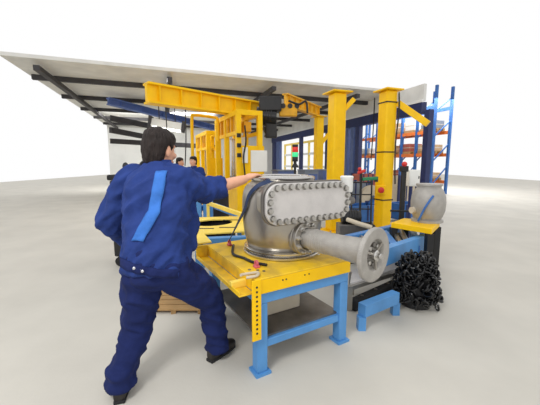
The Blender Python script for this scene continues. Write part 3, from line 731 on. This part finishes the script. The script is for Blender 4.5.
# cable reel
b_ = at(372, 197, 8.7); rl = thing('cable_reel', 'beige cable reel with dark centre beside the yellow column', 'reel', V3((b_.x, b_.y, .0)))
cz_ = b_.z
for s in (-.12, .1): MB().revolve([(.06, 0), (.34, 0), (.34, .03), (.06, .03)], (0, s, cz_), (0, 1, 0), 32, True).build('disc', 'beige', rl)
MB().cyl((0, -.09, cz_), (0, .1, cz_), .2, n=24).build('drum', 'rubber', rl); MB().cyl((0, -.2, cz_), (0, .2, cz_), .05, n=14).build('axle', 'steel_dark', rl)
for s in (-.17, .17): MB().prism([(-.3, s, 0), (.3, s, 0), (.06, s, cz_ + .05), (-.06, s, cz_ + .05)], (0, .03, 0)).build('side_stand', 'blue_mid', rl)
# blue boxes and pallets near the bays
def crate(px, py, D, w_, d_, h_, m, label, rot=20):
    b = at(px, py, D); b.z = 0
    t = thing('steel_crate', label, 'crate', b, R(rot), 'steel crates near the bays')
    for x in (-1, 1): MB().box((x * w_ / 2 - .02, -d_ / 2, .1), (x * w_ / 2 + .02, d_ / 2, h_)).build('end_panel', m, t, bevel=.006)
    for y in (-1, 1): MB().box((-w_ / 2, y * d_ / 2 - .02, .1), (w_ / 2, y * d_ / 2 + .02, h_)).build('side_panel', m, t, bevel=.006)
    MB().box((-w_ / 2, -d_ / 2, .08), (w_ / 2, d_ / 2, .12)).build('bottom', m, t)
    for x in (-1, 1):
        for y in (-1, 1): MB().box((x * w_ / 2 - .04, y * d_ / 2 - .04, 0), (x * w_ / 2 + .04, y * d_ / 2 + .04, h_ + .04)).build('corner_post', 'blue_navy', t)
    for k in range(4): MB().box((-w_ / 2 + w_ * (k + .5) / 4 - .02, -d_ / 2 - .035, .12), (-w_ / 2 + w_ * (k + .5) / 4 + .02, -d_ / 2 - .02, h_)).build('rib', 'blue_navy', t)
    return t
crate(357, 212, 7.6, 1.0, .5, .5, 'blue_mid', 'blue steel crate standing left of the right hand yellow column')
crate(410, 205, 8.0, 1.0, .5, .5, 'blue_mid', 'blue steel crate standing right of the right hand yellow column')
crate(351, 195, 9.6, .8, .7, .95, 'crate_grey', 'grey steel crate standing far back by the blue post')
crate(365, 190, 12.6, .9, .6, 1.1, 'crate_red', 'red steel crate far back between the yellow columns')
crate(402, 185, 10.6, .8, .6, 1.1, 'beige', 'beige steel crate far back right of the yellow column')
wq2 = at(362, 201, 6.12)
tw = thing('hand_truck', 'dark hand truck with two wheels standing between the yellow columns', 'hand truck', V3((wq2.x, wq2.y, 0)), R(-5))
for x in (-.2, .2):
    MB().tube([(x, 0, .12), (x, .05, .7), (x, .1, 1.15), (x * .8, .14, 1.25)], .018, 8).build('side_tube', 'black', tw)
    MB().revolve([(.04, -.03), (.13, -.03), (.14, 0), (.13, .03), (.04, .03)], (x * 1.3, .05, .14), (1, 0, 0), 24, True).build('wheel', 'rubber', tw)
for z in (.3, .6, .9, 1.15): MB().cyl((-.2, .02 + z * .07, z), (.2, .02 + z * .07, z), .014, n=8).build('rung', 'black', tw)
MB().box((-.2, -.25, .0), (.2, .0, .015)).build('toe_plate', 'steel_dark', tw); MB().cyl((-.27, .05, .14), (.27, .05, .14), .014, n=8).build('axle', 'steel_dark', tw)
# small motor pump below the cover
pm = at(352, 217, 4.6); pp = thing('pump_motor', 'dark pump motor with grey pipe behind the cover plate\'s right end', 'motor', V3((pm.x, pm.y, .0)))
zq = pm.z
MB().box((-.22, -.12, 0), (.22, .12, zq - .1)).build('pedestal', 'steel_dark', pp, bevel=.01)
MB().cyl((-.16, 0, zq), (.12, 0, zq), .1, n=24).build('motor', 'black', pp); 
for k in range(6): MB().cyl((-.14 + k * .04, 0, zq), (-.125 + k * .04, 0, zq), .112, n=24).build('cooling_fin', 'black', pp)
MB().tube([(-.1, -.1, zq - .02), (.05, -.25, zq - .06), (.14, -.3, zq - .08), (.2, -.33, zq - .1)], .035, 12).build('pipe', 'beige', pp)
# row of grey machines low behind the valve top
for i, (px, w_) in enumerate(((283, .55), (308, .5), (324, .35))):
    b = at(px, 172, 9.5 + i * .4); b.z = 0
    t = thing('machine_cabinet', ('leftmost', 'middle', 'rightmost')[i] + ' blue grey machine cabinet in the row behind the valve top', 'cabinet', b, R(20), 'cabinets behind the valve')
    MB().box((-w_ / 2, -.25, .05), (w_ / 2, .25, 1.3)).build('body', 'blue_post' if i != 1 else 'crate_grey', t, bevel=.01); MB().box((-w_ / 2 - .02, -.27, 1.3), (w_ / 2 + .02, .27, 1.34)).build('top', 'crate_grey', t, bevel=.006)
    MB().box((-w_ / 2 + .04, -.265, .15), (-.01, -.25, 1.2)).build('door', 'blue_post', t); MB().box((.01, -.265, .15), (w_ / 2 - .04, -.25, 1.2)).build('door', 'blue_post', t); MB().box((-w_ / 2, -.24, 0), (w_ / 2, .24, .05)).build('plinth', 'black', t)
# dark trolley with hoop handle behind worker's left shoulder
tq = at(139, 172, 4.6); tr = thing('machine_trolley', 'black machine trolley with a hoop handle behind the worker\'s left shoulder', 'trolley', V3((tq.x, tq.y, 0)))
MB().box((-.34, -.25, .15), (.3, .25, 1.3)).build('body', 'black', tr, bevel=.03); MB().box((-.36, -.27, 1.3), (.32, .27, 1.38)).build('top', 'rubber', tr, bevel=.02)
MB().tube([(-.02, 0, 1.36), (0, 0, 1.48), (.08, 0, 1.57), (.2, 0, 1.6), (.34, 0, 1.6), (.42, 0, 1.56), (.43, 0, 1.36)], .022, 10).build('hoop_handle', 'black', tr)
MB().cyl((.16, 0, 1.36), (.16, 0, 1.6), .016, n=8).build('handle_strut', 'black', tr); MB().ball((-.2, 0, 1.5), .045, .04, .06).build('lever_knob', 'black', tr); MB().cyl((-.24, 0, 1.36), (-.2, 0, 1.5), .014, n=8).build('lever', 'black', tr)
for x in (-.26, .22):
    for y in (-.2, .2): MB().cyl((x, y - .03, .075), (x, y + .03, .075), .075, n=18).build('wheel', 'rubber', tr)

# ================================================================== PEOPLE
def frame(fwd, up=UP):                    # columns: right, forward, up
    f = V3(fwd).normalized(); r = f.cross(up).normalized(); u = r.cross(f)
    return r, f, u
def build_hand(mb, wrist, fwd, normal, side, curl=(.25, .35, .25), size=1.0, spread=.06):
    """palm with four fingers and a thumb; normal points out of the back of the hand, side=+1 puts the thumb at +across"""
    f = V3(fwd).normalized(); n = (V3(normal) - f * V3(normal).dot(f)).normalized(); a = f.cross(n).normalized() * side; k = size
    mb.loft([(wrist - f * .02 * k, a * .026 * k, n * .021 * k), (wrist + f * .015 * k, a * .030 * k, n * .020 * k), (wrist + f * .05 * k, a * .040 * k, n * .018 * k), (wrist + f * .085 * k, a * .043 * k, n * .0155 * k), (wrist + f * .1 * k, a * .039 * k, n * .012 * k)], 18, 2.6)
    for i, (x, ln) in enumerate(((.031, .070), (.010, .079), (-.011, .073), (-.031, .058))):
        p = wrist + f * .085 * k + a * x * k; d = (f + a * x * spread * 25).normalized(); pts = [p]; ang = 0
        for j, q in enumerate((.45, .30, .25)):
            ang += curl[j]; dd = d * math.cos(ang) - n * math.sin(ang); p = p + dd * ln * q * k * 1.12; pts.append(p)
        mb.limb(pts, [.0098 * k, .0092 * k, .0085 * k, .0072 * k], 10)
    p = wrist + f * .022 * k + a * .026 * k; t1 = (f * .62 + a * .75 - n * .25).normalized(); t2_ = (f * .85 + a * .4 - n * .35).normalized()
    mb.limb([p, p + t1 * .042 * k, p + t1 * .042 * k + t2_ * .032 * k, p + t1 * .042 * k + t2_ * .056 * k], [.0145 * k, .012 * k, .0105 * k, .0085 * k], 10)
HEAD = ((-.118, .028, .028, .052), (-.105, .042, .046, .042), (-.075, .055, .068, .026), (-.04, .064, .084, .012), (0, .072, .094, .003), (.04, .0765, .0985, -.004), (.075, .073, .094, -.008), (.102, .058, .077, -.01), (.119, .036, .05, -.011), (.126, .012, .018, -.011))
def person(label, J, fwd, headdir, res=.010, HS=1.0, hair_m='hair', detail=True, headup=UP):
    """J: joints in world space; returns the person Empty with body, jacket, trousers, hair, shoes"""
    r, f, u = frame(fwd); g = V3(((J['ankle_r'] + J['ankle_l']) / 2).xy.to_3d())
    P = thing('person', label, 'person', g)
    pel, nk, hd = J['pelvis'], J['neck'], J['head']; sp = (nk - pel); ax = sp.normalized()
    bx = (J['shoulder_r'] - J['shoulder_l']); bx = (bx - ax * bx.dot(ax)).normalized(); by = ax.cross(bx).normalized()   # right, forward of torso
    hipx = (J['hip_r'] - J['hip_l']); hipx.z = 0; hipx.normalize(); hipy = V3((-hipx.y, hipx.x, 0))
    def tor(t, w_, d_, off=0.0):
        m_ = max(0, min(1, t * 1.4)); X = (hipx * (1 - m_) + bx * m_).normalized(); Y = ax.cross(X).normalized()
        if Y.dot(f) < 0: Y = -Y
        return (pel + sp * t + Y * off, X * w_, Y * d_)
    # ---- skin: one continuous body
    b = MB()
    b.loft([tor(-.12, .12, .09), tor(.0, .15, .11), tor(.3, .14, .10), tor(.65, .16, .11), tor(.9, .15, .09), tor(1.0, .06, .06)], 20)
    b.limb([nk - ax * .03, nk.lerp(hd, .4), hd - headup * .06 - V3(headdir).normalized() * .01], [.062, .056, .055])
    hr, hf, hu = frame(headdir, headup); hr, hf, hu = hr * HS, hf * HS, hu * HS
    b.loft([(hd + hu * z + hf * o, hr * x, hf * y) for z, x, y, o in HEAD], 28)
    b.limb([hd + hf * .094 + hu * .022, hd + hf * .108 - hu * .006, hd + hf * .116 - hu * .026], [.008, .011, .0135], 10)      # nose
    b.ball(hd + hf * .085 - hu * .062, .024, .016, .012, hr, hf, hu); b.ball(hd + hf * .083 - hu * .098, .026, .02, .018, hr, hf, hu)
    b.ball(hd + hf * .086 + hu * .036, .05, .014, .012, hr, hf, hu)                                                                # brow
    for s in (-1, 1):
        b.ball(hd + hr * s * .078 - hf * .006 - hu * .012, .011, .022, .034, (hr + hf * .3 * s).normalized(), hf, hu); b.ball(hd + hr * s * .045 + hf * .07 - hu * .025, .024, .022, .022, hr, hf, hu)
    for s in ('r', 'l'):
        S, E, W = J['shoulder_' + s], J['elbow_' + s], J['wrist_' + s]
        b.limb([S, S.lerp(E, .5), E], [.058, .052, .043]); b.limb([E, E.lerp(W, .35), W], [.05, .054, .036])
        H_, K, N_ = J['hip_' + s], J['knee_' + s], J['ankle_' + s]
        b.limb([H_, H_.lerp(K, .5), K], [.085, .075, .055]); b.limb([K, K.lerp(N_, .35), N_], [.055, .054, .038])
        hdv = J.get('handdir_' + s, (W - E)); nn = J.get('handn_' + s, UP)
        build_hand(b, W, hdv, nn, (-1 if s == 'r' else 1), J.get('curl_' + s, (.3, .4, .3)), J.get('hsize', 1.0))
    body = solid(b.build('body', 'skin', P, True), min(res, .0065) if detail else res, 3)
    # ---- eyes, lips
    for s in (-1, 1):
        e = MB().ball(hd + hr * s * .033 + hf * .083 + hu * .012, .0125, n=12, m=8).build('eye', 'eye_white', P, True)
        MB().ball(hd + hr * s * .033 + hf * .0935 + hu * .012, .0055, .003, .0055, hr, hf, hu, 10, 6).build('iris', 'black', e, True)
        MB().tube([hd + hr * s * .016 + hf * .099 + hu * .036, hd + hr * s * .034 + hf * .096 + hu * .041, hd + hr * s * .054 + hf * .084 + hu * .035], .0045, 6).build('eyebrow', hair_m, P, True)
    MB().ball(hd + hf * .1 - hu * .062, .024, .006, .009, hr, hf, hu).build('lips', 'lip', P, True)
    # ---- hair
    h_ = MB()
    h_.loft([(hd + hu * z + hf * o, hr * x, hf * y) for z, x, y, o in ((.03, .083, .085, -.028), (.055, .087, .103, -.012), (.085, .086, .108, -.008), (.112, .072, .092, -.01), (.132, .048, .062, -.012), (.142, .014, .02, -.012))], 28)
    h_.loft([(hd + hu * z + hf * o, hr * x, hf * y) for z, x, y, o in ((-.098, .042, .022, -.062), (-.085, .058, .04, -.058), (-.055, .070, .055, -.056), (-.02, .079, .066, -.052), (.02, .084, .075, -.045), (.06, .086, .09, -.025))], 28)
    for s in (-1, 1): h_.limb([hd + hr * s * .076 + hf * .03 + hu * .05, hd + hr * s * .073 + hf * .022 + hu * .005], [.014, .007], 8)
    solid(h_.build('hair', hair_m, P, True), max(res * .8, .007), 2, .006 if detail else .003, 34, 3.1, (1, 1, .35))
    # ---- jacket
    j = MB(); F_ = J.get('fit', 1.0)
    j.loft([tor(-.10, .195 * F_, .158 * F_, .01), tor(.05, .20 * F_, .165 * F_, .012), tor(.25, .193 * F_, .16 * F_, .012), tor(.5, .205 * F_, .155 * F_, .0), tor(.72, .215 * F_, .145 * F_, -.01), tor(.88, .185 * F_, .115 * F_, -.015), tor(.97, .11 * F_, .085 * F_, -.01), tor(1.035, .078, .074, .0)], 32, 2.4)
    for s in ('r', 'l'):
        S, E, W = J['shoulder_' + s], J['elbow_' + s], J['wrist_' + s]; ce = J.get('cuff_' + s, .92)
        j.limb([S - (S - nk) * .25, S, S.lerp(E, .5), E], [.078, .094, .093, .086]); j.limb([E, E.lerp(W, ce * .6)], [.086, .078])
        ed = (W - E).normalized(); j.cyl(E.lerp(W, ce * .5), E.lerp(W, ce), .078, .07, 20)
    if J.get('flap'):                      # open front hanging down under the reaching arm
        a0, a1 = J['flap']; j.limb([a0, a0.lerp(a1, .5), a1], [.05, .06, .05], 14)
    jk = solid(j.build('jacket', J.get('jm', 'cloth_navy'), P, True), res, 3, .026 if detail else .004, 10.5, 1.7, (1, 1, 1), J.get('fold', V3((-.75, 0, -.66))))
    # collar and waistband
    cr, cfw, cu = frame(f, ax)
    MB().loft([(nk + ax * .015, cr * .083, cfw * .078), (nk + ax * .055, cr * .074, cfw * .070), (nk + ax * .058, cr * .066, cfw * .062), (nk + ax * .02, cr * .07, cfw * .064)], 28).build('collar', J.get('jm', 'cloth_navy'), P, True)
    # ---- trousers
    t = MB()
    t.loft([(pel + UP * z, hipx * x, hipy * y) for z, x, y in ((-.16, .10, .10), (-.10, .175 * F_, .145 * F_), (-.02, .185 * F_, .15 * F_), (.06, .17 * F_, .14 * F_), (.12, .15 * F_, .12 * F_))], 28)
    for s in ('r', 'l'):
        H_, K, N_ = J['hip_' + s], J['knee_' + s], J['ankle_' + s]
        t.limb([H_, H_.lerp(K, .5), K], [.125 * F_, .112 * F_, .088 * F_]); t.limb([K, K.lerp(N_, .5), N_ + UP * .04], [.088 * F_, .08 * F_, .07 * F_])
        t.cyl(N_ + UP * .10, N_ - UP * .02, .072 * F_, .08 * F_, 20)
    solid(t.build('trousers', J.get('tm', 'cloth_dark'), P, True), res, 3, .022 if detail else .004, 10, 4.4, (1, 1, 1), V3((.9, .2, -.35)).normalized())
    for s in ('r', 'l'):
        N_ = J['ankle_' + s]; d = V3(J.get('foot_' + s, f)); d.z = 0; d.normalize(); q = V3((N_.x, N_.y, 0)); sd = d.cross(UP)
        sh = MB(); sh.loft([(q - d * .085 + UP * .05, sd * .034, UP * .045), (q - d * .05 + UP * .06, sd * .04, UP * .058), (q + d * .02 + UP * .062, sd * .043, UP * .06), (q + d * .09 + UP * .045, sd * .048, UP * .043), (q + d * .16 + UP * .038, sd * .046, UP * .036), (q + d * .195 + UP * .033, sd * .028, UP * .028)], 20, 2.6)
        sh.cyl(q + UP * .06 - d * .01, q + UP * .14 - d * .01, .05, .052, 18)
        so_ = solid(sh.build('shoe', 'shoe', P, True), .009, 3)
        MB().prism([q - d * .09 - sd * .034, q - d * .09 + sd * .034, q + d * .08 + sd * .05, q + d * .17 + sd * .044, q + d * .2 + sd * .015, q + d * .2 - sd * .015, q + d * .17 - sd * .044, q + d * .08 - sd * .05], (0, 0, .022)).build('sole', 'rubber', P, True, .004)
    return P, jk

# ---- the worker in front
pel = at(156, 262, 1.98); nk = at(160, 168, 2.10)
fw = az(12); rt_ = az(102)
J = dict(pelvis=pel, neck=nk, head=at(160, 150.5, 2.13),
         shoulder_r=at(181, 181, 2.06), elbow_r=at(205, 191, 2.24), wrist_r=at(244, 179.5, 2.47),
         shoulder_l=at(131, 180, 2.16), elbow_l=at(110, 220, 2.22), wrist_l=at(140, 246, 2.42),
         hip_r=pel + rt_ * .095 - UP * .03, hip_l=pel - rt_ * .095 - UP * .03,
         knee_r=at(211, 298, 2.20), knee_l=pel + V3((-.16, .02, -.47)))
J['ankle_r'] = V3((J['knee_r'].x + .03, J['knee_r'].y + .04, .09)); J['ankle_l'] = V3((J['knee_l'].x - .06, J['knee_l'].y - .16, .09))
J['handdir_r'] = (at(259, 171.5, 2.62) - J['wrist_r']); J['handn_r'] = V3((-.45, -.6, .75)); J['curl_r'] = (.15, .3, .3); J['cuff_r'] = .42
J['hsize'] = 1.18; J['foot_r'] = az(35); J['foot_l'] = az(-15); J['fit'] = 1.08
J['flap'] = (at(190, 205, 2.14), at(188, 243, 2.08))
WK, jk = person('dark haired worker in blue overalls with light blue back stripe, hand on the valve', J, fw, az(26) - UP * .12, .011, 1.1)
# cloth details projected onto the jacket's back
def project(ob, a, b, across, wdt, nu, nv, off):
    """strip of cloth from a to b laid on the surface of ob as seen square from behind"""
    bv = BVHTree.FromObject(ob, bpy.context.evaluated_depsgraph_get()); M = WM(ob); Mi = M.inverted(); rows = []
    look = -(a - V3((0, 0, CAM_H))).normalized()
    fwd = V3((-.30, .95, 0)).normalized()
    for i in range(nu):
        row = []
        for k in range(nv):
            u = i / (nu - 1); p = a.lerp(b, u) + across * wdt * (k / (nv - 1) - .5) - fwd * .5
            h_, n_, _, _ = bv.ray_cast(Mi @ p, (Mi.to_3x3() @ fwd))
            row.append((M @ h_) + n_ * off if h_ is not None else None)
        rows.append(row)
    return rows
def cloth_strip(name, m, rows, parent, th=.004):
    mb = MB(); idx = {}
    for i, r_ in enumerate(rows):
        for k, p in enumerate(r_):
            if p is not None: idx[(i, k)] = len(mb.v); mb.v.append(p)
    for i in range(len(rows) - 1):
        for k in range(len(rows[0]) - 1):
            q = [(i, k), (i, k + 1), (i + 1, k + 1), (i + 1, k)]
            if all(c in idx for c in q): mb.f.append(tuple(idx[c] for c in q))
    o = mb.build(name, m, parent, True, smooth=60); s = o.modifiers.new('cloth', 'SOLIDIFY'); s.thickness = th; s.offset = 0
    return o
sa, sb_, sc = at(162, 171.5, 2.0), at(156, 208, 2.0), at(140.5, 235, 2.0)
ac = V3((.95, .30, 0)).normalized()
rows = project(jk, sa, sb_, ac, .068, 14, 6, .008) + project(jk, sb_, sc, ac, .074, 14, 6, .008)[1:]
cloth_strip('back_stripe', 'cloth_light', rows, WK)
wb = project(jk, at(121, 256, 2.0), at(198, 269, 2.0), UP, .055, 26, 4, .006)
cloth_strip('waistband', 'cloth_dark', wb, WK, .006)
for px, py in ((138, 258.5), (145.5, 260), (194, 268)):
    r_ = project(jk, at(px, py, 2.0), at(px + 1, py, 2.0), UP, .002, 2, 2, .010)
    c = r_[0][0]
    if c is not None: MB().revolve([(0, -.002), (.009, -.002), (.009, .003), (.006, .005), (0, .005)], c, V3((.2, -.95, .1)), 14).build('snap_button', 'snap', WK, True)

# ---- two people in the back
def standing(px, D, face, hgt, label, m1='cloth_navy'):
    b = at(px, 163, D); b.z = 0; k = hgt / 1.78; f_ = az(face); r_ = az(face + 90); pl = b + UP * .95 * k
    J = dict(pelvis=pl, neck=b + UP * 1.47 * k + f_ * .03, head=b + UP * 1.645 * k + f_ * .06,
             shoulder_r=b + UP * 1.40 * k + r_ * .19, shoulder_l=b + UP * 1.40 * k - r_ * .19, elbow_r=b + UP * 1.12 * k + r_ * .25, elbow_l=b + UP * 1.12 * k - r_ * .25,
             wrist_r=b + UP * 1.02 * k + r_ * .17 + f_ * .22, wrist_l=b + UP * 1.02 * k - r_ * .17 + f_ * .22,
             hip_r=pl + r_ * .09 - UP * .03, hip_l=pl - r_ * .09 - UP * .03, knee_r=b + UP * .5 + r_ * .1 + f_ * .02, knee_l=b + UP * .5 - r_ * .1 + f_ * .02,
             ankle_r=b + UP * .09 + r_ * .1, ankle_l=b + UP * .09 - r_ * .1, fit=.95, jm=m1)
    return person(label, J, f_, f_, .018, detail=False)
standing(194.5, 8.0, 200, 1.72, 'man in blue overalls standing in the back beside the smaller gate machine')
standing(178, 8.6, 95, 1.70, 'dark haired person half hidden behind the worker\'s shoulder in the back', 'cloth_dark')
